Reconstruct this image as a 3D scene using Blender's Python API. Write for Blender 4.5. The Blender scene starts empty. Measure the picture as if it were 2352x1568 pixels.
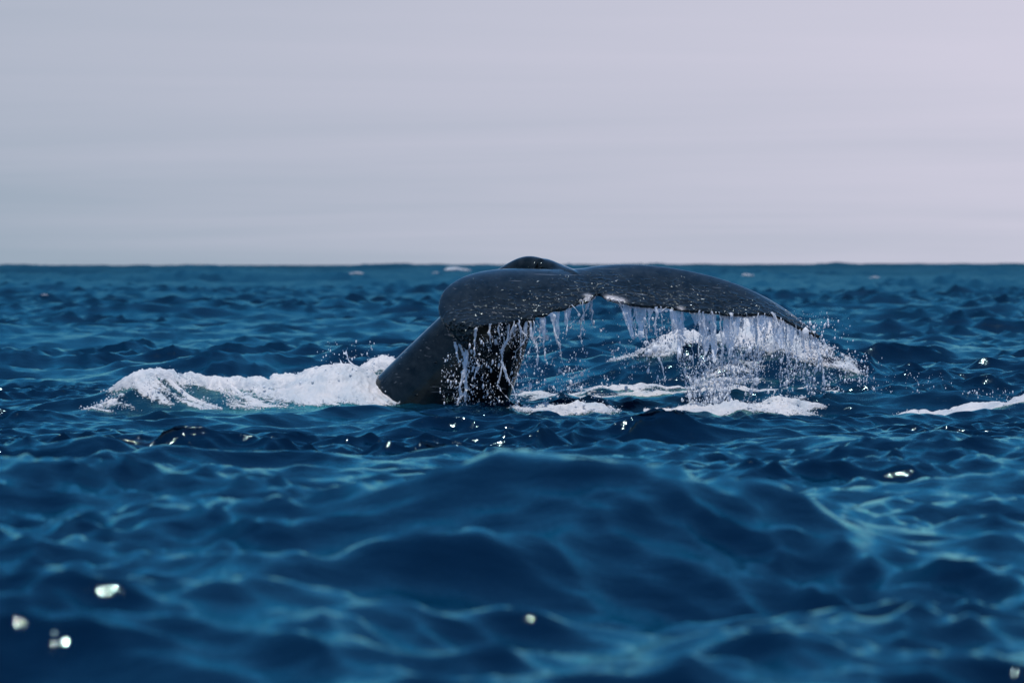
import bpy, bmesh, math, time
import numpy as np
from mathutils import Vector, Matrix

T0 = time.time()
sc = bpy.context.scene
C = sc.collection

# ------------------------------------------------------------------ camera
F = 8640.0            # focal length in units of the 2352-wide reference frame
CAM_H = 1.5
PITCH = math.atan(177.0 / F)
ROLL = math.radians(0.13)
cam_data = bpy.data.cameras.new("camera")
cam = bpy.data.objects.new("camera", cam_data)
C.objects.link(cam)
cam_data.sensor_width = 36.0
cam_data.lens = F / 2352.0 * 36.0
cam_data.clip_start = 0.1
cam_data.clip_end = 60000.0
cam.location = (0, 0, CAM_H)
cam.rotation_mode = 'QUATERNION'
cam.rotation_quaternion = (Matrix.Rotation(math.pi / 2 - PITCH, 4, 'X') @ Matrix.Rotation(-ROLL, 4, 'Z')).to_quaternion()
cam_data.dof.use_dof = True
cam_data.dof.focus_distance = 40.4
cam_data.dof.aperture_fstop = 2.6
cam_data.dof.aperture_blades = 9
sc.camera = cam
CAMM = cam.rotation_quaternion.to_matrix()


def P(px, py, depth):
    """point of the place seen at reference-frame position (px, py), 'depth' metres out along +Y"""
    v = CAMM @ Vector(((px - 1176.0) / F, -(py - 784.0) / F, -1.0))
    k = depth / v.y
    return np.array([v.x * k, depth, CAM_H + v.z * k])


# ------------------------------------------------------------------ sky and sun
SUN_EL = math.radians(81.5)
SUN_AZ = math.radians(192)         # clockwise from +Y: almost overhead, a little behind the camera
world = bpy.data.worlds.new("World")
sc.world = world
world.use_nodes = True
nt = world.node_tree
nt.nodes.clear()
N = nt.nodes.new
L = nt.links.new
out = N('ShaderNodeOutputWorld')
bg = N('ShaderNodeBackground')
bg.inputs['Strength'].default_value = 0.14
sky = N('ShaderNodeTexSky')
sky.sky_type = 'NISHITA'
sky.sun_disc = False
sky.sun_elevation = SUN_EL
sky.sun_rotation = SUN_AZ
sky.air_density = 1.0
sky.dust_density = 0.0
sky.ozone_density = 4.0
tc = N('ShaderNodeTexCoord')
sep = N('ShaderNodeSeparateXYZ')
L(tc.outputs['Generated'], sep.inputs[0])


def wmath(op, a, b=None):
    m = N('ShaderNodeMath')
    m.operation = op
    for i, v in enumerate((a, b)):
        if v is None:
            continue
        if isinstance(v, (int, float)):
            m.inputs[i].default_value = v
        else:
            L(v, m.inputs[i])
    return m.outputs[0]


zz = wmath('ADD', wmath('ABSOLUTE', sep.outputs[2]), 0.05)
comb = N('ShaderNodeCombineXYZ')
L(wmath('DIVIDE', sep.outputs[0], zz), comb.inputs[0])
L(wmath('DIVIDE', sep.outputs[1], zz), comb.inputs[1])
mp = N('ShaderNodeMapping')
mp.inputs['Location'].default_value = (3.1, 1.7, 0)
mp.inputs['Rotation'].default_value = (0, 0, math.radians(6))
mp.inputs['Scale'].default_value = (0.2, 0.36, 1)
L(comb.outputs[0], mp.inputs[0])
n1 = N('ShaderNodeTexNoise')
n1.inputs['Scale'].default_value = 0.9
n1.inputs['Detail'].default_value = 5
n1.inputs['Roughness'].default_value = 0.55
n1.inputs['Distortion'].default_value = 0.6
L(mp.outputs[0], n1.inputs['Vector'])
mr = N('ShaderNodeMapRange')
mr.inputs[1].default_value = 0.30
mr.inputs[2].default_value = 0.72
mr.inputs[3].default_value = 0.42
mr.inputs[4].default_value = 0.78
L(n1.outputs['Fac'], mr.inputs[0])
# two tones of thin high haze; the mauve one lies thicker on the right
side = wmath('MULTIPLY', sep.outputs[0], 2.3)
fac = wmath('ADD', wmath('ADD', mr.outputs[0], side), wmath('MULTIPLY', wmath('SUBTRACT', wmath('MINIMUM', sep.outputs[2], 0.1), 0.04), 4.0))
cl = N('ShaderNodeClamp')
L(fac, cl.inputs[0])
veil = N('ShaderNodeMix')
veil.data_type = 'RGBA'
L(cl.outputs[0], veil.inputs['Factor'])
veil.inputs['A'].default_value = (2.36, 2.9, 3.56, 1)
veil.inputs['B'].default_value = (4.48, 4.36, 5.22, 1)
# the haze is deep near the horizon and thins out to clear blue overhead
hz = N('ShaderNodeMapRange')
hz.interpolation_type = 'SMOOTHSTEP'
hz.inputs[1].default_value = 0.08
hz.inputs[2].default_value = 0.24
hz.inputs[3].default_value = 1.0
hz.inputs[4].default_value = 0.05
L(wmath('ABSOLUTE', sep.outputs[2]), hz.inputs[0])
mix = N('ShaderNodeMix')
mix.data_type = 'RGBA'
L(hz.outputs[0], mix.inputs['Factor'])
tint = N('ShaderNodeMix')
tint.data_type = 'RGBA'
tint.blend_type = 'MULTIPLY'
tint.inputs['Factor'].default_value = 1.0
L(sky.outputs[0], tint.inputs['A'])
tint.inputs['B'].default_value = (0.36, 0.78, 1.0, 1)      # deep tropical blue overhead
L(tint.outputs['Result'], mix.inputs['A'])
L(veil.outputs['Result'], mix.inputs['B'])
L(mix.outputs['Result'], bg.inputs[0])
L(bg.outputs[0], out.inputs[0])

sun_data = bpy.data.lights.new("sun", 'SUN')
sun_data.energy = 4.1
sun_data.angle = math.radians(0.53)
sun_data.color = (1.0, 0.95, 0.9)
sun = bpy.data.objects.new("sun", sun_data)
C.objects.link(sun)
sun_dir = Vector((math.sin(SUN_AZ) * math.cos(SUN_EL), math.cos(SUN_AZ) * math.cos(SUN_EL), math.sin(SUN_EL)))
sun.rotation_mode = 'QUATERNION'
sun.rotation_quaternion = (-sun_dir).to_track_quat('-Z', 'Y')
sun.location = (0, 20, 80)

vs = sc.view_settings
vs.view_transform = 'Standard'
vs.look = 'None'
vs.exposure = 0.0
vs.gamma = 1.0
vs.use_curve_mapping = False
sc.cycles.use_denoising = True
sc.cycles.max_bounces = 8
sc.cycles.sample_clamp_indirect = 6.0
sc.cycles.caustics_reflective = False
sc.cycles.caustics_refractive = False

rng = np.random.default_rng(11)

# ------------------------------------------------------------------ noise and waves
_LAT = np.random.default_rng(5).random((256, 256)).astype(np.float32)


def vnoise(x, y):
    xi = np.floor(x).astype(np.int64); yi = np.floor(y).astype(np.int64)
    fx = x - xi; fy = y - yi
    fx = fx * fx * (3 - 2 * fx); fy = fy * fy * (3 - 2 * fy)
    a = _LAT[xi & 255, yi & 255]; b = _LAT[(xi + 1) & 255, yi & 255]
    c = _LAT[xi & 255, (yi + 1) & 255]; d = _LAT[(xi + 1) & 255, (yi + 1) & 255]
    return (a * (1 - fx) + b * fx) * (1 - fy) + (c * (1 - fx) + d * fx) * fy


def fbm(x, y, o=4, g=0.5):
    s = 0; a = 1; t = 0
    for i in range(o):
        s = s + a * vnoise(x * 2 ** i + 17.3 * i, y * 2 ** i + 9.1 * i)
        t += a; a *= g
    return s / t


def smooth(a, b, x):
    t = np.clip((x - a) / (b - a), 0, 1)
    return t * t * (3 - 2 * t)


def make_band(Lx, n, lmin, lmax, rms, wind, power, iso, seed):
    r = np.random.default_rng(seed)
    k1 = np.fft.fftfreq(n, d=Lx / n) * 2 * np.pi
    kx, ky = np.meshgrid(k1, k1, indexing='ij')
    k = np.hypot(kx, ky); k[0, 0] = 1
    lam = 2 * np.pi / k
    s = k ** power
    s = s * smooth(lmin * 0.8, lmin * 1.2, lam) * (1 - smooth(lmax * 0.8, lmax * 1.25, lam))
    s[0, 0] = 0
    ca = (kx * math.sin(wind) + ky * math.cos(wind)) / k
    s = s * (iso + (1 - iso) * ca ** 4)
    h = np.sqrt(s) * (r.normal(size=k.shape) + 1j * r.normal(size=k.shape))
    z = np.fft.ifft2(h).real
    q = rms / z.std()
    dx = np.fft.ifft2(1j * kx / k * h).real * q
    dy = np.fft.ifft2(1j * ky / k * h).real * q
    return (Lx, n, np.stack([dx, dy, z * q]).astype(np.float32))


BAND_A = make_band(170.0, 512, 3.0, 60.0, 0.125, math.radians(165), -3.6, 0.12, 3)
BAND_B = make_band(41.3, 1024, 0.6, 5.0, 0.075, math.radians(160), -3.2, 0.18, 8)
BAND_C = make_band(11.7, 1024, 0.16, 0.75, 0.018, math.radians(172), -3.0, 0.15, 21)


BAND_D = make_band(13.1, 1024, 0.22, 1.6, 0.019, math.radians(42), -2.7, 0.10, 33)
BAND_S = make_band(613.0, 512, 24.0, 90.0, 0.55, math.radians(172), -2.5, 0.25, 40)


def sample(band, x, y):
    Lx, n, g = band
    u = np.mod(x / Lx, 1.0) * n; v = np.mod(y / Lx, 1.0) * n
    i = np.floor(u).astype(np.int32); j = np.floor(v).astype(np.int32)
    fu = (u - i).astype(np.float32); fv = (v - j).astype(np.float32)
    i %= n; j %= n
    i1 = (i + 1) % n; j1 = (j + 1) % n
    return (g[:, i, j] * (1 - fu) * (1 - fv) + g[:, i1, j] * fu * (1 - fv)
            + g[:, i, j1] * (1 - fu) * fv + g[:, i1, j1] * fu * fv)


# single swells and mounds that the sea has around the whale and in front of it:
# centre x, y, heading (deg, long axis from +X), long and short spread, height
MOUNDS = [
    # the big near swell, crest falling towards the left
    (0.3, 18.4, 4, 0.75, 0.85, 0.57),
    (-0.45, 16.6, 30, 0.9, 0.8, 0.28),
    (-1.0, 14.8, 25, 0.9, 0.8, 0.18),
    (2.4, 17.0, -38, 1.5, 0.9, 0.14),
    (-2.3, 13.2, -25, 0.9, 1.0, 0.08),
    (1.9, 13.4, -30, 1.2, 0.8, 0.14),
    (0.5, 15.9, 10, 1.9, 1.1, -0.26),
    (-2.6, 20.5, 0, 1.8, 1.5, 0.16),
    (1.5, 23.5, 0, 3.0, 2.0, -0.16),
    # around the whale
    (2.9, 44.6, -4, 1.05, 0.75, 0.50),
    (1.2, 44.9, 4, 1.2, 0.7, 0.22),
    (4.2, 43.6, -20, 0.9, 0.6, 0.12),
    (-4.05, 41.5, 0, 0.42, 0.35, 0.23),
    (-3.1, 41.6, 0, 0.9, 0.35, 0.15),
    (-2.0, 41.7, 0, 0.42, 0.4, 0.22),
    (-1.45, 42.6, 0, 0.35, 0.4, 0.32),
    (4.45, 41.0, -8, 0.45, 0.3, 0.14),
    (0.0, 37.3, 0, 3.0, 1.5, -0.05),
]


def mound(x, y):
    z = np.zeros_like(x)
    for cx, cy, a, sx, sy, h in MOUNDS:
        a = math.radians(a); c, s = math.cos(a), math.sin(a)
        u = ((x - cx) * c + (y - cy) * s) / sx
        v = (-(x - cx) * s + (y - cy) * c) / sy
        if cy < 26 and h > 0:          # near swells rise to a crest line
            z += h * np.exp(-0.5 * u * u) * np.exp(-1.15 * (np.sqrt(v * v + 0.04) - 0.2))
        else:
            z += h * np.exp(-0.5 * (u * u + v * v))
    return z


def sea_pos(x, y, wa=1.0, wb=1.0, wc=1.0):
    """displaced sea surface point over the rest position (x, y)"""
    a = sample(BAND_A, x + 31, y + 12); b = sample(BAND_B, x, y); c = sample(BAND_C, x, y)
    calm = 1 - 0.45 * np.exp(-(((x - 0.5) / 4.5) ** 2 + ((y - 41) / 4.0) ** 2))
    near = 1 - 0.15 * (1 - smooth(20, 34, y))
    wb = wb * calm * (1 + 0.35 * smooth(50, 120, y)); wc = wc * (0.5 + 0.5 * calm) * near
    wc = wc * (0.42 + 1.0 * smooth(0.38, 0.66, fbm(x * 0.45 + 7, y * 0.3, 3)))      # gusts: rippled and slick patches
    wb = wb * (0.62 + 0.55 * smooth(0.35, 0.65, fbm(x * 0.16 + 3, y * 0.11 + 5, 2)))
    wa = wa * (1 - 0.8 * np.exp(-((x / 7.0) ** 2 + ((y - 41) / 5.0) ** 2)))
    nd = (1 - smooth(21, 31, y)) * (0.45 + 0.8 * smooth(0.35, 0.65, fbm(x * 0.7 + 2, y * 0.5, 2)))
    dd_ = sample(BAND_D, x, y) * nd        # cross ripples running over the near swell
    sw = sample(BAND_S, x, y)[2] * smooth(110, 380, y)      # swell further out
    X = x + 0.9 * wa * a[0] + 0.98 * wb * b[0] + 0.8 * wc * c[0] + 0.9 * dd_[0]
    Y = y + 0.9 * wa * a[1] + 0.98 * wb * b[1] + 0.8 * wc * c[1] + 0.9 * dd_[1]
    Z = sw * wa + wa * a[2] + wb * b[2] + wc * c[2] + dd_[2] + mound(x, y)
    return X, Y, Z


def mesh_np(name, verts, faces, smooth_shade=True):
    """verts (n,3), faces (m,3) or (m,4) arrays -> mesh data"""
    me = bpy.data.meshes.new(name)
    verts = np.ascontiguousarray(verts, np.float32); faces = np.ascontiguousarray(faces, np.int32)
    m, k = faces.shape
    me.vertices.add(len(verts)); me.vertices.foreach_set('co', verts.ravel())
    me.loops.add(m * k); me.loops.foreach_set('vertex_index', faces.ravel())
    me.polygons.add(m)
    me.polygons.foreach_set('loop_start', np.arange(m, dtype=np.int32) * k)
    me.polygons.foreach_set('loop_total', np.full(m, k, np.int32))
    me.update(calc_edges=True)
    if smooth_shade:
        me.polygons.foreach_set('use_smooth', np.ones(m, bool))
    me.validate()
    return me


def attr(me, name, vals):
    a = me.attributes.new(name, 'FLOAT', 'POINT')
    a.data.foreach_set('value', np.ascontiguousarray(vals, np.float32))


def link(name, me, mat=None, parent=None, label=None, cat=None, kind=None, group=None):
    o = bpy.data.objects.new(name, me)
    C.objects.link(o)
    if mat:
        me.materials.append(mat)
    if parent:
        o.parent = parent
    for k, v in (('label', label), ('category', cat), ('kind', kind), ('group', group)):
        if v:
            o[k] = v
    return o


# ------------------------------------------------------------------ materials
def new_mat(name):
    m = bpy.data.materials.new(name)
    m.use_nodes = True
    t = m.node_tree
    t.nodes.clear()
    o = t.nodes.new('ShaderNodeOutputMaterial')
    p = t.nodes.new('ShaderNodeBsdfPrincipled')
    t.links.new(p.outputs[0], o.inputs[0])
    return m, t, p


def tnoise(t, scale, detail=3, rough=0.5, stretch=(1, 1, 1), rot=0.0, dist=0.0, vec='Object'):
    c = t.nodes.new('ShaderNodeTexCoord')
    m = t.nodes.new('ShaderNodeMapping')
    m.inputs['Scale'].default_value = stretch
    m.inputs['Rotation'].default_value = (0, 0, rot)
    t.links.new(c.outputs[vec], m.inputs[0])
    n = t.nodes.new('ShaderNodeTexNoise')
    n.inputs['Scale'].default_value = scale
    n.inputs['Detail'].default_value = detail
    n.inputs['Roughness'].default_value = rough
    n.inputs['Distortion'].default_value = dist
    t.links.new(m.outputs[0], n.inputs['Vector'])
    return n.outputs['Fac']


def tmath(t, op, a, b=None):
    m = t.nodes.new('ShaderNodeMath')
    m.operation = op
    for i, v in enumerate((a, b)):
        if v is None:
            continue
        if isinstance(v, (int, float)):
            m.inputs[i].default_value = v
        else:
            t.links.new(v, m.inputs[i])
    return m.outputs[0]


def tbump(t, h, strength, dist, normal=None):
    b = t.nodes.new('ShaderNodeBump')
    b.inputs['Strength'].default_value = strength
    b.inputs['Distance'].default_value = dist
    t.links.new(h, b.inputs['Height'])
    if normal is not None:
        t.links.new(normal, b.inputs['Normal'])
    return b.outputs[0]


def tmaprange(t, v, a, b, c, d):
    m = t.nodes.new('ShaderNodeMapRange')
    for i, q in zip((1, 2, 3, 4), (a, b, c, d)):
        m.inputs[i].default_value = q
    t.links.new(v, m.inputs[0])
    return m.outputs[0]


def tmix(t, f, a, b):
    m = t.nodes.new('ShaderNodeMix')
    m.data_type = 'RGBA'
    if isinstance(f, (int, float)):
        m.inputs['Factor'].default_value = f
    else:
        t.links.new(f, m.inputs['Factor'])
    for s, v in (('A', a), ('B', b)):
        if isinstance(v, tuple):
            m.inputs[s].default_value = v
        else:
            t.links.new(v, m.inputs[s])
    return m.outputs['Result']


def tattr(t, name):
    a = t.nodes.new('ShaderNodeAttribute')
    a.attribute_name = name
    return a.outputs['Fac']


def translucent(t, p, col, amount, alpha=None):
    """light also shines through the thing (foam, drops)"""
    o = [n for n in t.nodes if n.type == 'OUTPUT_MATERIAL'][0]
    tr = t.nodes.new('ShaderNodeBsdfTranslucent')
    tr.inputs[0].default_value = col
    mx = t.nodes.new('ShaderNodeMixShader')
    mx.inputs[0].default_value = amount
    t.links.new(p.outputs[0], mx.inputs[1])
    t.links.new(tr.outputs[0], mx.inputs[2])
    if alpha is None:
        t.links.new(mx.outputs[0], o.inputs[0])
        return
    tp = t.nodes.new('ShaderNodeBsdfTransparent')
    m2 = t.nodes.new('ShaderNodeMixShader')
    t.links.new(alpha, m2.inputs[0])
    t.links.new(tp.outputs[0], m2.inputs[1])
    t.links.new(mx.outputs[0], m2.inputs[2])
    t.links.new(m2.outputs[0], o.inputs[0])


# deep sea water
M_SEA, t, p = new_mat('sea_water')
aer = tattr(t, 'aerated')
breakup = tmaprange(t, tnoise(t, 3.0, 4, 0.6, (1, 0.6, 1)), 0.35, 0.65, 0.35, 1.0)
aer = tmath(t, 'MULTIPLY', aer, breakup)
t.links.new(tmix(t, aer, (0.0, 0.006, 0.021, 1), (0.06, 0.22, 0.30, 1)), p.inputs['Base Color'])
p.inputs['IOR'].default_value = 1.333
p.inputs['Specular Tint'].default_value = (0.85, 0.95, 1.0, 1)
# coat with no gloss of its own, tints the reflected sky light blue-green
p.inputs['Coat Weight'].default_value = 0.62
p.inputs['Coat IOR'].default_value = 1.0
p.inputs['Coat Roughness'].default_value = 0.0
p.inputs['Coat Tint'].default_value = (0.6, 1.0, 1.0, 1)
p.inputs['Specular IOR Level'].default_value = 0.75
# ripples too fine to model widen the gloss, more so the more of them fall into one look
geo_ = t.nodes.new('ShaderNodeNewGeometry')
sy_ = t.nodes.new('ShaderNodeSeparateXYZ')
t.links.new(geo_.outputs['Position'], sy_.inputs[0])
lg = tmath(t, 'LOGARITHM', tmath(t, 'MAXIMUM', sy_.outputs[1], 2.0), 10.0)
t.links.new(tmaprange(t, lg, 1.45, 3.1, 0.05, 0.60), p.inputs['Roughness'])
rip1 = tnoise(t, 7.0, 3, 0.55, (0.55, 1.6, 1), 0.15, 0.4)
rip2 = tnoise(t, 44.0, 1, 0.5, (0.8, 1.3, 1), -0.2, 0.3)
bn = tbump(t, rip1, 0.20, 0.030)
bn = tbump(t, rip2, 0.6, 0.0055, bn)
t.links.new(bn, p.inputs['Normal'])

# thick foam
M_FOAM, t, p = new_mat('sea_foam')
fn = tnoise(t, 30.0, 4, 0.6)
fl = tnoise(t, 4.0, 3, 0.5)
t.links.new(tmix(t, tmaprange(t, fl, 0.35, 0.62, 0, 1), (0.66, 0.73, 0.79, 1), (0.90, 0.89, 0.90, 1)), p.inputs['Base Color'])
p.inputs['Roughness'].default_value = 0.32
p.inputs['IOR'].default_value = 1.33
p.inputs['Subsurface Weight'].default_value = 0.0
t.links.new(tbump(t, fn, 0.7, 0.02), p.inputs['Normal'])
lace = tmath(t, 'ADD', tmath(t, 'MULTIPLY', tattr(t, 'thick'), 2.6), tmath(t, 'MULTIPLY', tnoise(t, 20.0, 3, 0.65, (0.7, 1, 1)), 4.0))
lace = tmaprange(t, lace, 2.3, 3.1, 0.0, 1.0)
translucent(t, p, (0.88, 0.90, 0.92, 1), 0.45, lace)

# drops and strings of falling water, full of air and light
M_DROP, t, p = new_mat('falling_water')
p.inputs['Base Color'].default_value = (0.93, 0.95, 0.97, 1)
p.inputs['Roughness'].default_value = 0.12
p.inputs['IOR'].default_value = 1.333
t.links.new(tbump(t, tnoise(t, 45.0, 2, 0.5), 0.6, 0.01), p.inputs['Normal'])
translucent(t, p, (0.95, 0.96, 0.98, 1), 0.55)

# thin film of water
M_FILM, t, p = new_mat('water_film')
p.inputs['Base Color'].default_value = (0.93, 0.96, 1.0, 1)
p.inputs['Roughness'].default_value = 0.15
p.inputs['IOR'].default_value = 1.333
fa = tnoise(t, 14.0, 3, 0.6, (1, 1, 0.3))
t.links.new(tmaprange(t, fa, 0.35, 0.62, 0.45, 1.0), p.inputs['Alpha'])
t.links.new(tbump(t, tnoise(t, 60.0, 2, 0.5, (0.5, 1, 1)), 0.8, 0.008), p.inputs['Normal'])

# wet whale skin
M_SKIN, t, p = new_mat('whale_skin')
pale = tattr(t, 'pale')
grain = tnoise(t, 9.0, 5, 0.65, (1, 0.35, 1), 0.4)
base = tmix(t, tmaprange(t, grain, 0.35, 0.7, 0, 1), (0.003, 0.005, 0.006, 1), (0.014, 0.019, 0.022, 1))
scr = tnoise(t, 5.0, 2, 0.5, (0.35, 3.0, 7.0), 0.35)
scr = tmaprange(t, scr, 0.68, 0.73, 0, 0.35)
base = tmix(t, scr, base, (0.16, 0.18, 0.20, 1))
pn = tmath(t, 'MULTIPLY', pale, tmaprange(t, tnoise(t, 35.0, 3, 0.6), 0.3, 0.55, 0.3, 1))
t.links.new(tmix(t, pn, base, (0.55, 0.54, 0.55, 1)), p.inputs['Base Color'])
p.inputs['IOR'].default_value = 1.38
wet = tattr(t, 'wet')
p.inputs['Roughness'].default_value = 0.12
p.inputs['Specular Tint'].default_value = (0.75, 0.93, 1.0, 1)
p.inputs['Specular IOR Level'].default_value = 0.38
# beads and rivulets of water standing on the skin, thickest towards the trailing edge
s1 = tnoise(t, 17.0, 2, 0.4, (0.8, 1, 1.3), 0.2, 0.3)
bead = tmath(t, 'MAXIMUM', tmath(t, 'SUBTRACT', s1, tmaprange(t, wet, 0, 1, 0.70, 0.43)), 0.0)
s2 = tnoise(t, 6.0, 3, 0.5)
bn2 = tbump(t, s2, 0.15, 0.03)
bn2 = tbump(t, bead, 1.0, 0.085, bn2)
t.links.new(bn2, p.inputs['Normal'])

# barnacle
M_BARN, t, p = new_mat('barnacle_shell')
t.links.new(tmix(t, tnoise(t, 60.0, 3, 0.6), (0.35, 0.33, 0.32, 1), (0.75, 0.72, 0.72, 1)), p.inputs['Base Color'])
p.inputs['Roughness'].default_value = 0.6

# ------------------------------------------------------------------ the sea
def geo(a, b, q):
    n = max(2, int(round(math.log(b / a) / q)))
    return list(np.geomspace(a, b, n, endpoint=False))


rows = np.array(geo(2.5, 8, 0.03) + geo(8, 25, 0.0055) + geo(25, 29, 0.0025) + geo(29, 48, 0.0014) + geo(48, 200, 0.0038)
                + geo(200, 1500, 0.009) + geo(1500, 9000, 0.02) + [9000, 14000, 30000])
half = np.concatenate([np.arange(0, 0.172, 0.00055), np.geomspace(0.172, 3.0, 50)])
cols = np.concatenate([-half[:0:-1], half])
D, Tt = np.meshgrid(rows, cols, indexing='ij')
x = (D * Tt).ravel(); y = D.ravel()
wc = 1 - smooth(45, 110, y); wb = 1 - smooth(400, 1500, y); wa = 1 - smooth(3500, 9000, y)
ob = smooth(0.2, 0.6, np.abs(Tt.ravel()))
wc = wc * (1 - ob)
X, Y, Z = sea_pos(x, y, wa, wb, wc)
nr, nc = D.shape
idx = np.arange(nr * nc).reshape(nr, nc)
faces = np.stack([idx[:-1, :-1], idx[:-1, 1:], idx[1:, 1:], idx[1:, :-1]], -1).reshape(-1, 4)
me = mesh_np('sea', np.stack([X, Y, Z], 1), faces)
g = lambda cx, cy, sx, sy: np.exp(-0.5 * (((x - cx) / sx) ** 2 + ((y - cy) / sy) ** 2))
aerv = np.clip(0.5 * g(-2.1, 41.0, 0.55, 0.7) + 0.2 * g(-3.3, 41.2, 0.6, 0.6) + 0.12 * g(1.5, 42.0, 1.6, 1.0), 0, 1)
attr(me, 'aerated', aerv)
sea = link('sea_water', me, M_SEA, kind='structure', label='deep blue choppy open sea reaching the horizon', cat='sea')
print('sea', len(faces), time.time() - T0)

# ------------------------------------------------------------------ the whale
# fluke stations from the left tip to the right tip: leading edge and trailing edge
ST = [
    ((1072, 803, 39.78), (1078, 803, 39.76), 0.03),
    ((1036, 770, 39.88), (1082, 776, 39.70), 0.035),
    ((1014, 738, 40.02), (1091, 750, 39.66), 0.05),
    ((1006, 705, 40.25), (1120, 744, 39.72), 0.065),
    ((1019, 668, 40.50), (1160, 741, 39.80), 0.08),
    ((1061, 638, 40.75), (1205, 733, 39.86), 0.10),
    ((1122, 622, 40.95), (1250, 721, 39.95), 0.12),
    ((1200, 618, 41.08), (1310, 702, 40.08), 0.14),
    ((1285, 622, 41.15), (1352, 688, 40.18), 0.16),
    ((1332, 620, 41.15), (1372, 674, 40.38), 0.17),
    ((1374, 612, 41.15), (1393, 684, 40.22), 0.16),
    ((1440, 608, 41.15), (1450, 696, 40.22), 0.14),
    ((1530, 614, 41.15), (1530, 706, 40.28), 0.12),
    ((1620, 631, 41.15), (1620, 714, 40.36), 0.10),
    ((1700, 656, 41.12), (1700, 721, 40.46), 0.08),
    ((1760, 684, 41.10), (1752, 719, 40.56), 0.065),
    ((1810, 715, 41.06), (1800, 731, 40.68), 0.05),
    ((1848, 744, 41.00), (1840, 754, 40.80), 0.035),
    ((1884, 772, 40.93), (1883, 774, 40.90), 0.03),
]


def catmull(pts, n):
    pts = np.asarray(pts, float)
    m = len(pts)
    t = np.linspace(0, m - 1, n)
    i = np.clip(np.floor(t).astype(int), 0, m - 2)
    f = (t - i)[:, None]
    p0 = pts[np.maximum(i - 1, 0)]; p1 = pts[i]; p2 = pts[i + 1]; p3 = pts[np.minimum(i + 2, m - 1)]
    return 0.5 * (2 * p1 + (p2 - p0) * f + (2 * p0 - 5 * p1 + 4 * p2 - p3) * f ** 2 + (3 * p1 - p0 - 3 * p2 + p3) * f ** 3)


NS = 300
Ls = catmull([P(*s[0]) for s in ST], NS)
Ts = catmull([P(*s[1]) for s in ST], NS)
Th = catmull([(s[2],) for s in ST], NS)[:, 0]
ss = np.linspace(0, 1, NS)
# ragged trailing edge
rag = (fbm(ss * 60, ss * 0 + 3, 3) - 0.5) * 0.085 + (np.maximum(fbm(ss * 110, ss * 0 + 8, 2) - 0.62, 0)) * 0.12
chord = np.linalg.norm(Ts - Ls, axis=1, keepdims=True)
edge = np.clip(chord / 0.5, 0, 1)[:, 0]
cd = (Ts - Ls) / np.maximum(chord, 1e-3)
Ts = Ts + cd * (rag * edge)[:, None]
cc = np.concatenate([[0, 0.006, 0.02, 0.045, 0.08], np.linspace(0.13, 1, 26)])
sp = np.gradient(Ls * 0.5 + Ts * 0.5, axis=0)
nrm = np.cross(cd, sp)
nrm /= np.linalg.norm(nrm, axis=1, keepdims=True)
nrm[nrm[:, 2] < 0] *= -1
csm = np.convolve(np.pad(chord[:, 0], 20, mode='edge'), np.ones(41) / 41, 'valid')
V = []
ncc = len(cc)
foil = lambda c: 1.48 * np.sqrt(np.clip(c, 0, 1)) - 0.63 * c - 1.76 * c ** 2 + 1.4 * c ** 3 - 0.49 * c ** 4
TE = 0.030
for i in range(NS):
    base_ = Ls[i] + (Ts[i] - Ls[i]) * cc[:, None]
    camber = (0.06 - 0.035 * smooth(0.45, 0.6, ss[i])) * csm[i] * np.sin(np.pi * cc ** 0.8)
    te = min(TE, 0.8 * Th[i])
    up = camber + 0.35 * Th[i] * foil(cc)
    lo = camber - 0.9 * Th[i] * foil(cc) - te * np.clip(cc / 0.3, 0, 1)
    V.append(base_ + nrm[i] * up[:, None])
    V.append((base_ + nrm[i] * lo[:, None])[::-1])
V = np.array(V).reshape(NS, 2 * ncc, 3)
fv = V.reshape(-1, 3)
ring = 2 * ncc
ii = np.arange(NS * ring).reshape(NS, ring)
ff = np.stack([ii[:-1], np.roll(ii[:-1], -1, 1), np.roll(ii[1:], -1, 1), ii[1:]], -1).reshape(-1, 4).tolist()
ff.append(ii[0][::-1].tolist()); ff.append(ii[-1].tolist())
verts = fv.tolist()


def tube(stations, n_seg, n_ring):
    """stations: (centre xyz, half width across, half depth); closed tube"""
    cen = catmull([s[0] for s in stations], n_seg)
    rad = catmull([s[1:] for s in stations], n_seg)
    tan = np.gradient(cen, axis=0)
    tan /= np.linalg.norm(tan, axis=1, keepdims=True)
    o = len(verts)
    a = np.linspace(0, 2 * np.pi, n_ring, endpoint=False)
    for k in range(n_seg):
        dep = np.array([0.0, 1, 0]) - tan[k] * tan[k][1]
        if np.linalg.norm(dep) < 0.3:
            dep = np.array([0, 0, 1.0]) - tan[k] * tan[k][2]
        dep /= np.linalg.norm(dep)
        acr = np.cross(tan[k], dep)
        q = cen[k] + acr * (np.cos(a) * rad[k, 0])[:, None] + dep * (np.sin(a) * rad[k, 1])[:, None]
        verts.extend(q.tolist())
    jj = np.arange(n_seg * n_ring).reshape(n_seg, n_ring) + o
    ff.extend(np.stack([jj[:-1], np.roll(jj[:-1], -1, 1), np.roll(jj[1:], -1, 1), jj[1:]], -1).reshape(-1, 4).tolist())
    ff.append(jj[0][::-1].tolist()); ff.append(jj[-1].tolist())


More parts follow.
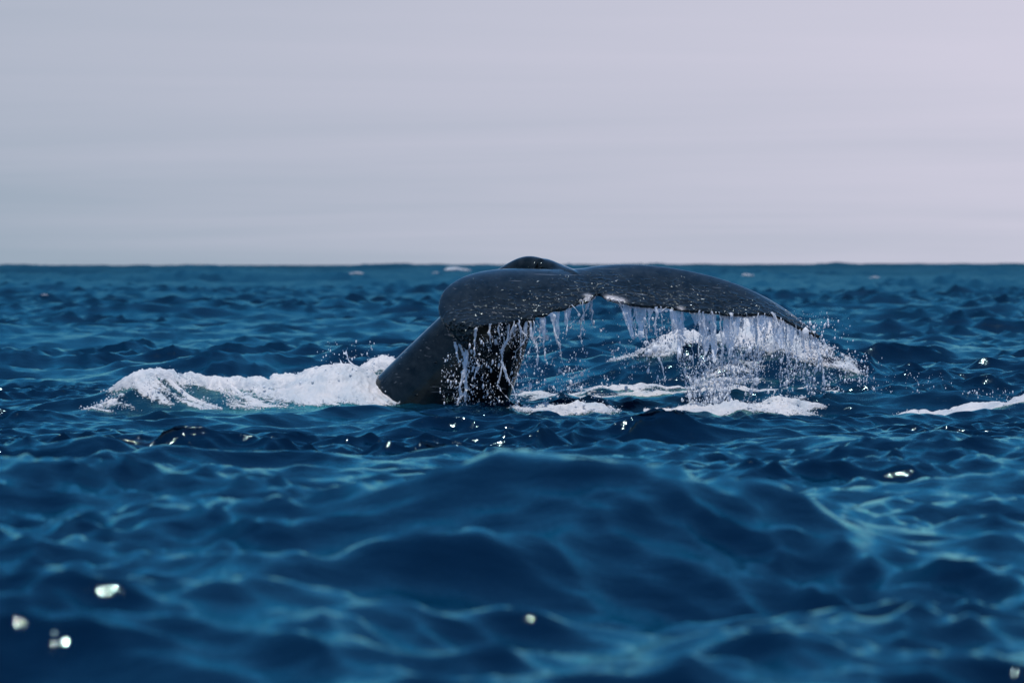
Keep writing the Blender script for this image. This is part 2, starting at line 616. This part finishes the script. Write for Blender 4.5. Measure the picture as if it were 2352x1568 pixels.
# tail stock: rises out of the water to the fluke base
tube([
    (P(760, 1290, 42.3), 1.05, 0.85),
    (P(905, 1080, 41.95), 0.88, 0.70),
    (P(1012, 925, 41.65), 0.71, 0.56),
    (P(1078, 825, 41.5), 0.58, 0.46),
    (P(1132, 740, 41.42), 0.455, 0.36),
    (P(1178, 675, 41.40), 0.34, 0.28),
    (P(1212, 636, 41.36), 0.235, 0.22),
    (P(1245, 632, 41.25), 0.18, 0.17),
], 90, 64)
# the stock bends over into the middle of the fluke
tube([
    (P(1180, 668, 41.50), 0.20, 0.20),
    (P(1215, 632, 41.48), 0.17, 0.20),
    (P(1248, 616, 41.38), 0.11, 0.17),
    (P(1285, 622, 41.2), 0.075, 0.13),
    (P(1320, 632, 40.9), 0.05, 0.10),
    (P(1345, 650, 40.65), 0.03, 0.06),
], 60, 32)
me0 = bpy.data.meshes.new('whale_raw')
me0.from_pydata(verts, [], ff)
bm = bmesh.new(); bm.from_mesh(me0)
bmesh.ops.recalc_face_normals(bm, faces=bm.faces)
bm.to_mesh(me0); bm.free()
tmp = bpy.data.objects.new('tmp', me0)
C.objects.link(tmp)
md = tmp.modifiers.new('r', 'REMESH'); md.mode = 'VOXEL'; md.voxel_size = 0.0125; md.use_smooth_shade = True
ms = tmp.modifiers.new('s', 'SMOOTH'); ms.factor = 0.5; ms.iterations = 3
dg = bpy.context.evaluated_depsgraph_get()
me = bpy.data.meshes.new_from_object(tmp.evaluated_get(dg))
bpy.data.objects.remove(tmp)
me.name = 'humpback_whale'
n = len(me.vertices)
co = np.empty(n * 3, np.float32); me.vertices.foreach_get('co', co); co = co.reshape(-1, 3)
# wetness / water beads: strongest on the trailing half of the flukes
wet = np.zeros(n, np.float32)
mids = slice(0, NS)
for k0 in range(0, n, 20000):
    q = co[k0:k0 + 20000]
    dT = np.full(len(q), 9.0); 
    d2 = ((q[:, None, :] - Ts[None, ::4, :]) ** 2).sum(-1)
    dm = np.sqrt(d2.min(1))
    wet[k0:k0 + 20000] = 1 - smooth(0.05, 0.95, dm)
stock = smooth(40.95, 41.15, co[:, 1]) * 1.0
attr(me, 'wet', np.clip(wet * (1 - stock), 0, 1))
pl = np.zeros(n)
for px, py, dp, r in ((1352, 676, 40.25, 0.03), (1398, 686, 40.25, 0.03), (1412, 690, 40.24, 0.04), (1428, 693, 40.24, 0.03),
                      (1565, 703, 40.3, 0.025)):
    pl += np.exp(-0.5 * ((co - P(px, py, dp)) ** 2).sum(1) / r ** 2)
attr(me, 'pale', np.clip(pl, 0, 1))
me.materials.clear()
whale = link('humpback_whale', me, M_SKIN, label='black humpback whale tail raised from the sea, flukes streaming water', cat='whale')
print('whale', n, time.time() - T0)

# a few barnacles by the notch
bm = bmesh.new()
bmesh.ops.create_cone(bm, cap_ends=True, segments=14, radius1=0.034, radius2=0.015, depth=0.026)
top = max(bm.faces, key=lambda f_: f_.calc_center_median().z)
r_ = bmesh.ops.inset_region(bm, faces=[top], thickness=0.004)
bmesh.ops.translate(bm, verts=top.verts, vec=(0, 0, -0.012))
bmb = bpy.data.meshes.new('barnacle')
bm.to_mesh(bmb); bm.free()
bmb.materials.append(M_BARN)
for px, py, sz in ((1350, 676, 1.0), (1357, 680, 0.7), (1343, 681, 0.6), (1400, 684, 0.8), (1409, 688, 0.6), (1334, 688, 0.5)):
    ok_, loc_, nor_, _ = whale.closest_point_on_mesh(Vector(P(px, py, 40.15)))
    b_ = bpy.data.objects.new('barnacle', bmb)
    C.objects.link(b_)
    b_.parent = whale
    b_.location = loc_ + nor_ * 0.008
    b_.rotation_mode = 'QUATERNION'
    b_.rotation_quaternion = nor_.to_track_quat('Z', 'Y')
    b_.scale = (sz, sz, sz)

# ------------------------------------------------------------------ foam patches
ICO = None


def ico_unit():
    global ICO
    if ICO is None:
        b = bmesh.new(); bmesh.ops.create_icosphere(b, subdivisions=1, radius=1.0)
        v = np.array([q.co[:] for q in b.verts]); f = np.array([[q.index for q in w.verts] for w in b.faces]); b.free()
        ICO = (v, f)
    return ICO


def blobs(cen, rad, squash=None):
    """many small rounded lumps as one vertex/face pair"""
    v, f = ico_unit()
    m = len(cen)
    sc3 = rad[:, None] * (0.75 + 0.5 * rng.random((m, 3)))
    if squash is not None:
        sc3 = sc3 * squash
    vv = v[None] * sc3[:, None, :]
    vv = vv * (1 + 0.25 * (rng.random((m, len(v), 1)) - 0.5)) + cen[:, None, :]
    fa = f[None] + (np.arange(m) * len(v))[:, None, None]
    return vv.reshape(-1, 3), fa.reshape(-1, 3)


def foam_patch(name, label, x0, x1, y0, y1, res, mask, lift, nblob, rb, seed, cat='foam'):
    """foam lying on the sea: kept where mask > 0.5, heaped by lift, with bubbles"""
    xs = np.arange(x0, x1, res); ys = np.arange(y0, y1, res * 1.4)
    gx, gy = np.meshgrid(xs, ys, indexing='ij')
    m = mask(gx, gy)
    X, Y, Z = sea_pos(gx.ravel(), gy.ravel())
    X = X.reshape(gx.shape); Y = Y.reshape(gx.shape); Z = Z.reshape(gx.shape)
    e = np.clip((m - 0.5) / 0.25, 0, 1)
    thick = np.clip((m - 0.42) / 0.33, 0, 1)
    lump = fbm(gx * 5 + seed, gy * 5, 5, 0.5)
    puff = 1 - np.abs(2 * fbm(gx * 11 + seed, gy * 8, 3, 0.5) - 1)
    lf = lift(gx, gy)
    Z = Z + 0.010 + e * lf * (0.1 + 0.9 * lump + 0.75 * puff) + e * 0.018 * puff
    Y = Y - e * lf * 0.7 * (fbm(gx * 5 + 5 + seed, gy * 5, 3) - 0.3)
    keep = (m[:-1, :-1] + m[1:, :-1] + m[1:, 1:] + m[:-1, 1:]) / 4 > 0.42
    id_ = np.arange(gx.size).reshape(gx.shape)
    q = np.stack([id_[:-1, :-1], id_[1:, :-1], id_[1:, 1:], id_[:-1, 1:]], -1)[keep]
    v = np.stack([X.ravel(), Y.ravel(), Z.ravel()], 1)
    # bubbles and torn lumps, most of them along the edges and crests
    if nblob and len(q):
        w = np.where(m.ravel()[q[:, 0]] < 0.62, 1.0, 0.03) + lf.ravel()[q[:, 0]] * 0.8
        r = np.random.default_rng(seed)
        nblob = int(nblob * 0.85)
        pick = r.choice(len(q), nblob, p=w / w.sum())
        cen = v[q[pick, 0]] + r.normal(size=(nblob, 3)) * np.array([0.03, 0.05, 0.015])
        rad = 0.42 * rb * r.lognormal(-0.2, 0.5, nblob)
        bv, bf = blobs(cen, rad)
        tris = np.concatenate([q[:, [0, 1, 2]], q[:, [0, 2, 3]], bf + len(v)])
        v = np.concatenate([v, bv])
        thick = np.concatenate([thick.ravel(), np.ones(len(bv))])
    else:
        tris = np.concatenate([q[:, [0, 1, 2]], q[:, [0, 2, 3]]])
    used, inv = np.unique(tris, return_inverse=True)
    v = v[used]; tris = inv.reshape(-1, 3)
    fm = mesh_np(name, v, tris)
    attr(fm, 'thick', thick.ravel()[used])
    return link(name, fm, M_FOAM, label=label, cat=cat, kind='stuff')


def blob_mask(parts, nx, ny, seed, amt=0.9, o=4, shear=0.0):
    """union of soft ellipses torn by stretched noise; parts: cx, cy, sx, sy, weight"""
    def f(x, y):
        b = np.zeros_like(x)
        for cx, cy, sx, sy, w in parts:
            b = np.maximum(b, w * np.exp(-0.5 * (((x - cx) / sx) ** 4 + ((y - cy) / sy) ** 4)))
        return b + amt * (fbm(x * nx + seed, (y + shear * x) * ny + seed * 1.7, o, 0.55) - 0.5)
    return f


def gl(parts):
    def f(x, y):
        b = np.zeros_like(x)
        for cx, cy, sx, sy, h in parts:
            b = np.maximum(b, h * np.exp(-0.5 * (((x - cx) / sx) ** 2 + ((y - cy) / sy) ** 2)))
        return b
    return f


foam_patch('breaking_foam', 'long ridge of churned white foam left of the tail stock', -5.1, -1.25, 40.2, 42.6, 0.012,
           blob_mask([(-4.1, 41.3, 0.5, 0.6, 0.56), (-4.1, 41.55, 0.40, 0.16, 0.9), (-3.0, 41.35, 1.0, 0.55, 0.56), (-2.9, 41.62, 1.0, 0.18, 0.9), (-2.0, 41.5, 0.6, 0.55, 1.1), (-4.5, 41.1, 0.3, 0.15, 0.62)],
                     1.5, 5.5, 3, 1.1, 5, 0.9),
           gl([(-4.05, 41.55, 0.4, 0.25, 0.07), (-3.0, 41.65, 1.0, 0.28, 0.08), (-2.05, 41.6, 0.4, 0.35, 0.085), (-1.7, 41.3, 0.3, 0.3, 0.06)]), 3500, 0.016, 3)
foam_patch('foam_mound', 'small white foam mound behind the tail stock on its left', -2.0, -1.0, 42.2, 43.3, 0.013,
           blob_mask([(-1.5, 42.7, 0.40, 0.35, 1.0)], 3, 3, 12, 0.7),
           gl([(-1.5, 42.7, 0.35, 0.3, 0.10)]), 1200, 0.015, 12)
foam_patch('foam_crest', 'ragged white foam along the wave crest behind the right fluke', 0.9, 4.3, 43.4, 45.6, 0.014,
           blob_mask([(1.6, 44.7, 0.5, 0.16, 0.65), (2.3, 44.55, 0.6, 0.2, 0.68), (2.95, 44.4, 0.42, 0.4, 0.85), (3.45, 44.1, 0.35, 0.3, 0.72), (3.7, 43.95, 0.28, 0.2, 0.66)], 3.0, 3.5, 31, 1.25, 5),
           gl([(2.95, 44.5, 0.5, 0.4, 0.13), (1.9, 44.7, 0.8, 0.3, 0.06), (3.6, 44.0, 0.4, 0.3, 0.06)]), 4000, 0.017, 31)
foam_patch('foam_lace', 'flat lacy foam streaks on the water under the right fluke', -0.1, 3.6, 40.6, 44.0, 0.015,
           blob_mask([(1.3, 42.6, 1.5, 1.1, 0.48), (2.4, 42.0, 1.2, 0.6, 0.54)], 1.5, 6.0, 44, 1.3, 5),
           gl([(1.5, 42, 2, 2, 0.015)]), 1200, 0.012, 44)
foam_patch('foam_heap', 'bright heap of foam right of the tail stock waterline', 0.05, 1.2, 39.4, 40.6, 0.012,
           blob_mask([(0.55, 39.85, 0.5, 0.25, 0.8)], 3, 5, 51, 1.1, 5),
           gl([(0.55, 39.9, 0.35, 0.2, 0.055)]), 1500, 0.013, 51)
foam_patch('foam_strip', 'white foam strip where falling water lands below the right fluke', 1.4, 3.6, 39.6, 41.1, 0.012,
           blob_mask([(2.1, 40.15, 0.45, 0.3, 0.82), (2.8, 40.3, 0.5, 0.28, 0.78), (1.6, 40.1, 0.4, 0.2, 0.7)], 3, 6, 62, 1.15, 5),
           gl([(2.1, 40.2, 0.4, 0.2, 0.055), (2.8, 40.3, 0.4, 0.2, 0.05)]), 2000, 0.013, 62)
foam_patch('foam_slick', 'smooth low white foam slick at the far right', 3.8, 6.4, 39.2, 40.6, 0.014,
           blob_mask([(4.55, 39.8, 0.62, 0.3, 1.0), (5.6, 40.0, 0.5, 0.25, 1.0)], 2.5, 4, 73, 0.7),
           gl([(4.6, 39.9, 0.5, 0.2, 0.05), (5.7, 40.1, 0.5, 0.2, 0.05)]), 500, 0.012, 73)

# ------------------------------------------------------------------ falling water
rs = np.random.default_rng(77)


def tdepth(px):
    """depth of the trailing edge above picture column px"""
    xs_ = np.array([1046, 1078, 1091, 1120, 1160, 1205, 1250, 1310, 1352, 1372, 1393, 1450, 1530, 1620, 1700, 1752, 1800, 1840, 1868])
    ds_ = np.array([39.8, 39.76, 39.66, 39.72, 39.8, 39.86, 39.95, 40.08, 40.18, 40.38, 40.22, 40.22, 40.28, 40.36, 40.46, 40.56, 40.68, 40.8, 40.9])
    return float(np.interp(px, xs_, ds_))


TRAIL = []


def stream(parent, pts, r, seed):
    """one string of falling water: pts in picture positions, beaded and wavering"""
    r_ = np.random.default_rng(seed)
    d = tdepth(pts[0][0]) + r_.uniform(-0.03, 0.05)
    q = np.array([P(a, b, d) for a, b in pts])
    ln = np.linalg.norm(np.diff(q, axis=0), axis=1).sum()
    n = max(12, int(ln / 0.012))
    c = catmull(q, n)
    u = np.linspace(0, 1, n)
    o = r_.uniform(0, 90)
    c[:, 0] += (fbm(u * ln * 14 + o, u * 0 + o, 3) - 0.5) * 0.045
    c[:, 1] += (fbm(u * ln * 10 + o + 40, u * 0 + o, 3) - 0.5) * 0.08
    rad = r * (0.45 + 1.3 * fbm(u * ln * 30 + o, u * 0 + 7 + o, 2) ** 1.5) * (1 - 0.55 * u)
    rad *= np.clip((1 - u) * 12, 0.2, 1)
    # the lower half necks down to beads
    rad *= 1 - smooth(0.35, 0.8, u) * 0.85 * (fbm(u * ln * 22 + o, u * 0 + 3, 2) > 0.5)
    for k_ in range(int(ln * 45)):
        w_ = r_.uniform(0.25, 1.15)
        i_ = min(int(w_ * n), n - 1)
        TRAIL.append(c[i_] + r_.normal(size=3) * np.array([0.018, 0.03, 0.02]) - np.array([0, 0, max(0, w_ - 1) * ln]))
    k = 6
    a = np.linspace(0, 2 * np.pi, k, endpoint=False)
    v = c[:, None, :] + rad[:, None, None] * np.stack([np.cos(a), np.sin(a), 0 * a], -1)[None]
    jj = np.arange(n * k).reshape(n, k)
    f = np.stack([jj[:-1], np.roll(jj[:-1], -1, 1), np.roll(jj[1:], -1, 1), jj[1:]], -1).reshape(-1, 4)
    return link('stream', mesh_np('stream', v.reshape(-1, 3), f), M_DROP, parent=parent)


def empty(name, loc, label, cat):
    o = bpy.data.objects.new(name, None)
    C.objects.link(o)
    o['label'] = label; o['category'] = cat
    return o


A1 = lambda *pts: [(810 + a / 4.066, 552.7 + b / 4.066) for a, b in pts]
A2 = lambda *pts: [(1323.9 + a / 3.66, 578.4 + b / 3.66) for a, b in pts]
LEFT_TIP = [
    (A1((960, 945), (985, 1100), (990, 1175)), 0.016),
    (A1((1060, 985), (1050, 1200), (1065, 1400), (1050, 1530)), 0.028),
    (A1((1045, 1200), (1005, 1380), (975, 1530)), 0.020),
    (A1((1065, 1390), (1030, 1450), (955, 1535)), 0.018),
    (A1((1000, 965), (1035, 1080), (1050, 1190)), 0.018),
]
LEFT = [
    (A1((1165, 795), (1140, 900), (1135, 1050), (1180, 1170)), 0.016),
    (A1((1180, 1160), (1140, 1200), (1125, 1290)), 0.012),
    (A1((1285, 775), (1280, 900), (1290, 1015)), 0.015),
    (A1((1460, 780), (1440, 930), (1390, 1030), (1400, 1130), (1360, 1300), (1380, 1390), (1480, 1500)), 0.018),
    (A1((1405, 1130), (1440, 1280), (1500, 1370), (1520, 1510)), 0.015),
    (A1((1620, 755), (1610, 920), (1540, 1020), (1490, 1150)), 0.016),
    (A1((1650, 750), (1680, 920), (1730, 1000), (1720, 1200)), 0.018),
    (A1((1560, 765), (1580, 850), (1665, 930)), 0.012),
    (A1((1780, 735), (1790, 950), (1810, 1130)), 0.015),
    (A1((1380, 770), (1370, 830), (1385, 930)), 0.011),
    (A1((1880, 680), (1890, 870), (1920, 960), (1960, 1130), (2010, 1240)), 0.014),
    (A1((1990, 645), (2000, 780), (1995, 885)), 0.012),
    (A1((2190, 590), (2145, 720), (2140, 860), (2145, 970)), 0.013),
    (A1((2230, 580), (2240, 700), (2245, 825)), 0.011),
    (A1((1720, 745), (1745, 850), (1700, 960)), 0.013),
    (A1((1510, 770), (1480, 860), (1440, 940)), 0.012),
]
RIGHT = [
    (A2((360, 425), (400, 530), (440, 640)), 0.014),
    (A2((430, 430), (470, 560), (500, 690)), 0.013),
    (A2((500, 440), (480, 560), (490, 670)), 0.012),
    (A2((580, 450), (575, 680), (640, 835)), 0.014),
    (A2((640, 460), (610, 560), (620, 620)), 0.011),
    (A2((680, 460), (665, 620), (690, 760), (730, 835)), 0.012),
    (A2((800, 480), (815, 640), (820, 800)), 0.016),
    (A2((890, 490), (880, 640), (890, 800), (930, 1000)), 0.016),
    (A2((1070, 500), (1080, 780), (1075, 900), (1130, 1050), (1200, 1120)), 0.015),
    (A2((1160, 505), (1170, 800), (1170, 945)), 0.015),
    (A2((1250, 510), (1230, 780), (1225, 900), (1245, 1080)), 0.017),
    (A2((1300, 510), (1320, 640), (1330, 740)), 0.016),
    (A2((1400, 515), (1398, 600), (1400, 680)), 0.010),
    (A2((1510, 515), (1510, 700), (1540, 950), (1570, 1000)), 0.015),
    (A2((690, 880), (730, 1000), (740, 1090)), 0.014),
    (A2((1640, 505), (1700, 600), (1720, 700)), 0.016),
    (A2((1770, 560), (1760, 760), (1800, 1000), (1830, 1080)), 0.012),
]
RIGHT_TIP = [
    (A2((1960, 660), (2000, 800), (2050, 880), (2075, 1000), (2090, 1170)), 0.020),
    (A2((1990, 665), (2030, 800), (2045, 920), (2000, 1060), (1975, 1170)), 0.018),
    (A2((1920, 640), (1960, 760), (1990, 900)), 0.016),
    (A2((2000, 670), (2030, 760), (2060, 880)), 0.014),
]
groups = [
    ('tip_fall', LEFT_TIP, 'thick white trickle falling from the drooping left fluke tip', 1060),
    ('water_fringe', LEFT, 'fringe of branching water strings falling from the left fluke edge', 1250),
    ('water_curtain', RIGHT, 'torn curtain of water falling from the right fluke edge', 1600),
    ('tip_fall', RIGHT_TIP, 'twin water strings pouring off the far right fluke tip', 1868),
]
roots = []
sd = 100
for nm, lst, lab, px in groups:
    e = empty(nm, (0, 0, 0), lab, 'falling water')
    roots.append(e)
    for pts, r in lst:
        stream(e, pts, r, sd); sd += 1


# thin short threads between the main strings
for root, xa, xb, m in ((roots[1], 1130, 1365, 12), (roots[2], 1405, 1850, 18), (roots[2], 1560, 1862, 13)):
    ex_ = np.array([q[1][0] for q in ST]); ey_ = np.array([q[1][1] for q in ST]); so_ = np.argsort(ex_)
    for k in range(m):
        a = rs.uniform(xa, xb); b = float(np.interp(a, ex_[so_], ey_[so_])) - 1
        ln_ = 12 + 110 * rs.random() ** 2 + (80 if xa == 1560 else 0)
        w1, w2 = rs.normal(0, 5, 2)
        stream(root, [(a, b), (a + w1, b + ln_ * 0.5), (a + w2, b + ln_)], rs.uniform(0.003, 0.008), sd); sd += 1


# films: water sheets with holes hanging from the trailing edge
Tpx = [(s[1][0], s[1][1]) for s in ST]


def film(parent, pa, pb, drop, fingers, seed):
    """pa..pb picture columns along the edge, drop = longest fall in m, fingers: (px, px at foot, half width px, length 0..1)"""
    nu = int((pb - pa) / 1.1); nv = int(drop / 0.006)
    u = np.linspace(pa, pb, nu); v = np.linspace(0, 1, nv)
    ex = np.array([a for a, b in Tpx]); ey = np.array([b for a, b in Tpx]); so = np.argsort(ex)
    ytop = np.interp(u, ex[so], ey[so]) + 2
    dep = np.array([tdepth(a) for a in u]) + 0.03
    top = np.array([P(a, b, d) for a, b, d in zip(u, ytop, dep)])
    U, Vv = np.meshgrid(u, v, indexing='ij')
    cov = np.full(U.shape, -1.0)
    for fx, gx_, w, ln in fingers:
        xc = fx + (gx_ - fx) * Vv
        wl = w * (1 - 0.65 * np.clip(Vv / ln, 0, 1) ** 1.2)
        c_ = 1 - np.abs(U - xc) / np.maximum(wl, 0.1)
        c_ = np.where(Vv > ln, c_ - (Vv - ln) * 14, c_)
        cov = np.maximum(cov, c_)
    cov = np.maximum(cov, 0.9 - Vv / 0.10)
    cov += 1.5 * (fbm(U * 0.06 + seed, Vv * drop * 9 + seed, 4, 0.55) - 0.5)
    pos = np.repeat(top[:, None, :], nv, 1).copy()
    pos[..., 2] -= Vv * drop
    pos[..., 1] += (fbm(U * 0.03 + seed, Vv * drop * 3, 3) - 0.5) * 0.16 * Vv
    pos[..., 0] += (fbm(U * 0.05 + 9 + seed, Vv * drop * 6, 3) - 0.5) * 0.05 * np.sqrt(Vv)
    keep = (cov[:-1, :-1] + cov[1:, 1:]) / 2 > 0.12
    id_ = np.arange(U.size).reshape(U.shape)
    q = np.stack([id_[:-1, :-1], id_[1:, :-1], id_[1:, 1:], id_[:-1, 1:]], -1)[keep]
    used, inv = np.unique(q, return_inverse=True)
    return link('water_film', mesh_np('water_film', pos.reshape(-1, 3)[used], inv.reshape(-1, 4)), M_FILM, parent=parent)


X2 = lambda c: 1323.9 + c / 3.66
X1 = lambda c: 810 + c / 4.066
film(roots[2], 1410, 1860, 0.55, [
    (X2(420), X2(490), 14, 0.62), (X2(540), X2(530), 15, 0.62), (X2(620), X2(600), 6, 0.4),
    (X2(840), X2(800), 18, 0.45), (X2(890), X2(860), 9, 0.95), (X2(1000), X2(1000), 14, 0.2), (X2(1080), X2(1100), 18, 0.75),
    (X2(1150), X2(1160), 13, 0.95), (X2(1280), X2(1300), 16, 0.8), (X2(1350), X2(1360), 10, 0.35), (X2(1480), X2(1500), 12, 0.4),
    (X2(1560), X2(1580), 16, 0.45), (X2(1700), X2(1740), 20, 0.55), (X2(1790), X2(1830), 12, 0.4), (X2(1880), X2(1980), 8, 0.4)], 5)
film(roots[1], 1235, 1368, 0.30, [
    (X1(1770), X1(1790), 9, 0.7), (X1(1860), X1(1890), 8, 0.6), (X1(1900), X1(1905), 10, 0.95), (X1(2010), X1(1990), 10, 0.6),
    (X1(2200), X1(2170), 8, 0.3), (X1(1700), X1(1720), 8, 0.5)], 15)


# drops: uncountable
def drops(name, label, regions, seed, trail=0):
    r = np.random.default_rng(seed)
    cs, rr = [], []
    for (xa, xb, ya, yb, n, rad, dd) in regions:
        n = int(n * 1.9); rad = rad * 0.72
        wx = (xb - xa) * 0.14; wy = (yb - ya) * 0.12
        px = xa - wx + (xb - xa + 2 * wx) * r.beta(1.7, 1.7, n); py = ya - wy + (yb - ya + wy) * r.beta(1.7, 1.2, n)
        kill = vnoise(px * 0.06 + seed, py * 0.03 + seed) < 0.42 * r.random(n) + 0.2
        px, py = px[~kill], py[~kill]
        for a, b in zip(px, py):
            cs.append(P(a, b, tdepth(a) + dd + r.normal() * 0.12))
        rr.append(rad * r.lognormal(-0.15, 0.65, len(px)))
    if trail:
        tr_ = np.array([q for q in TRAIL if (regions[0][0] if seed == 9 else 900) < 1176 + q[0] / q[1] * F < trail])
        cs.extend(tr_)
        rr.append(0.0038 * r.lognormal(0, 0.5, len(tr_)))
    v, f = blobs(np.array(cs), np.concatenate(rr), np.array([0.8, 0.8, 1.5]))
    return link(name, mesh_np(name, v, f), M_DROP, label=label, cat='water drops', kind='stuff')


drops('falling_drops', 'shower of white drops in front of the dark tail stock', [
    (1020, 1085, 810, 930, 230, 0.0055, 0.1),
    (1080, 1210, 760, 930, 560, 0.0055, 0.1),
    (1120, 1250, 745, 800, 260, 0.0055, 0.1),
    (1210, 1340, 740, 900, 320, 0.0058, 0.1),
    (1250, 1400, 850, 920, 200, 0.0058, 0.15)], 4, 1395)
drops('falling_drops', 'dense shower of drops beneath the right fluke', [
    (1400, 1560, 740, 900, 400, 0.0058, 0.1),
    (1560, 1740, 770, 910, 1900, 0.0066, 0.15),
    (1700, 1900, 740, 905, 1700, 0.0064, 0.1),
    (1440, 1900, 720, 790, 500, 0.0055, 0.1),
    (1580, 1720, 870, 925, 600, 0.008, 0.1)], 9, 2000)
drops('flying_spray', 'thin spray of drops flung to the right of the right fluke tip', [
    (1880, 2010, 810, 880, 220, 0.0058, 1.0),
    (1900, 2160, 855, 905, 160, 0.0055, 0.6),
    (2160, 2352, 895, 925, 130, 0.0055, 0.3)], 19)

# splash prongs by the left foam
e = empty('splash', (0, 0, 0), 'thin forked splash leaping from foam left of the tail stock', 'splash')
A3 = lambda *pts: [((200 + a / 1.809) / 1.556, (1150 + b / 1.809) / 1.556) for a, b in pts]
for pts, r in ((A3((1860, 270), (1835, 230), (1815, 190), (1832, 150)), 0.012), (A3((1835, 230), (1865, 225), (1888, 206)), 0.009),
               (A3((1800, 272), (1775, 262), (1750, 262)), 0.012), (A3((1785, 268), (1780, 245), (1776, 230)), 0.010), (A3((1815, 200), (1812, 180)), 0.009)):
    stream(e, pts[::-1][::-1], r, sd); sd += 1
for o in list(e.children):
    o.name = 'prong'
    o.location.y = 41.8 - 39.8
    o.location.x = 0; o.location.z = -0.06
drops('splash_drops', 'few loose drops above the left foam beside the forked splash', [(740, 850, 785, 840, 60, 0.006, 1.9)], 29)

# ------------------------------------------------------------------ distant whitecaps
caps = [(1045, 619.5, 700, 52, 'long bright whitecap just below the horizon left of the whale hump'),
        (819, 627.5, 560, 26, 'short whitecap near the horizon, leftmost of the distant ones'),
        (1000, 626, 600, 12, 'tiny whitecap below the long bright one near the horizon'),
        (1715, 632, 480, 26, 'whitecap near the horizon above the right fluke'),
        (2010, 637, 420, 18, 'small whitecap in the distance right of the right fluke'),
        (102, 677, 165, 12, 'small whitecap on the water at the far left')]
for k, (px, py, d, w, lab) in enumerate(caps):
    # where the look towards (px, py) first meets the sea
    dd = np.geomspace(90, 1500, 3000)
    ray = np.array([P(px, py, q) for q in dd])
    zs = sea_pos(ray[:, 0], ray[:, 1], 1.0, 1.0, 0.0)[2]
    hit = np.nonzero(zs > ray[:, 2])[0]
    d = float(dd[hit[0]]) if len(hit) else d
    c = P(px, py, d)
    hw = w / F * d / 2
    r = np.random.default_rng(200 + k)
    m = 260
    u = r.normal(size=m) * 0.42
    cen = np.stack([c[0] + u * hw, c[1] + r.normal(size=m) * hw * 0.15, c[2] + 0.06 * hw + (0.16 * np.exp(-2 * u * u) * r.random(m) - 0.10) * hw], 1)
    v, f = blobs(cen, hw * 0.09 * r.lognormal(0, 0.3, m), np.array([1.8, 1.2, 0.8]))
    wm = mesh_np('whitecap', v, f)
    attr(wm, 'thick', np.ones(len(v)))
    link('whitecap', wm, M_FOAM, label=lab, cat='whitecap', group='whitecaps on the far sea')
print('done', time.time() - T0)
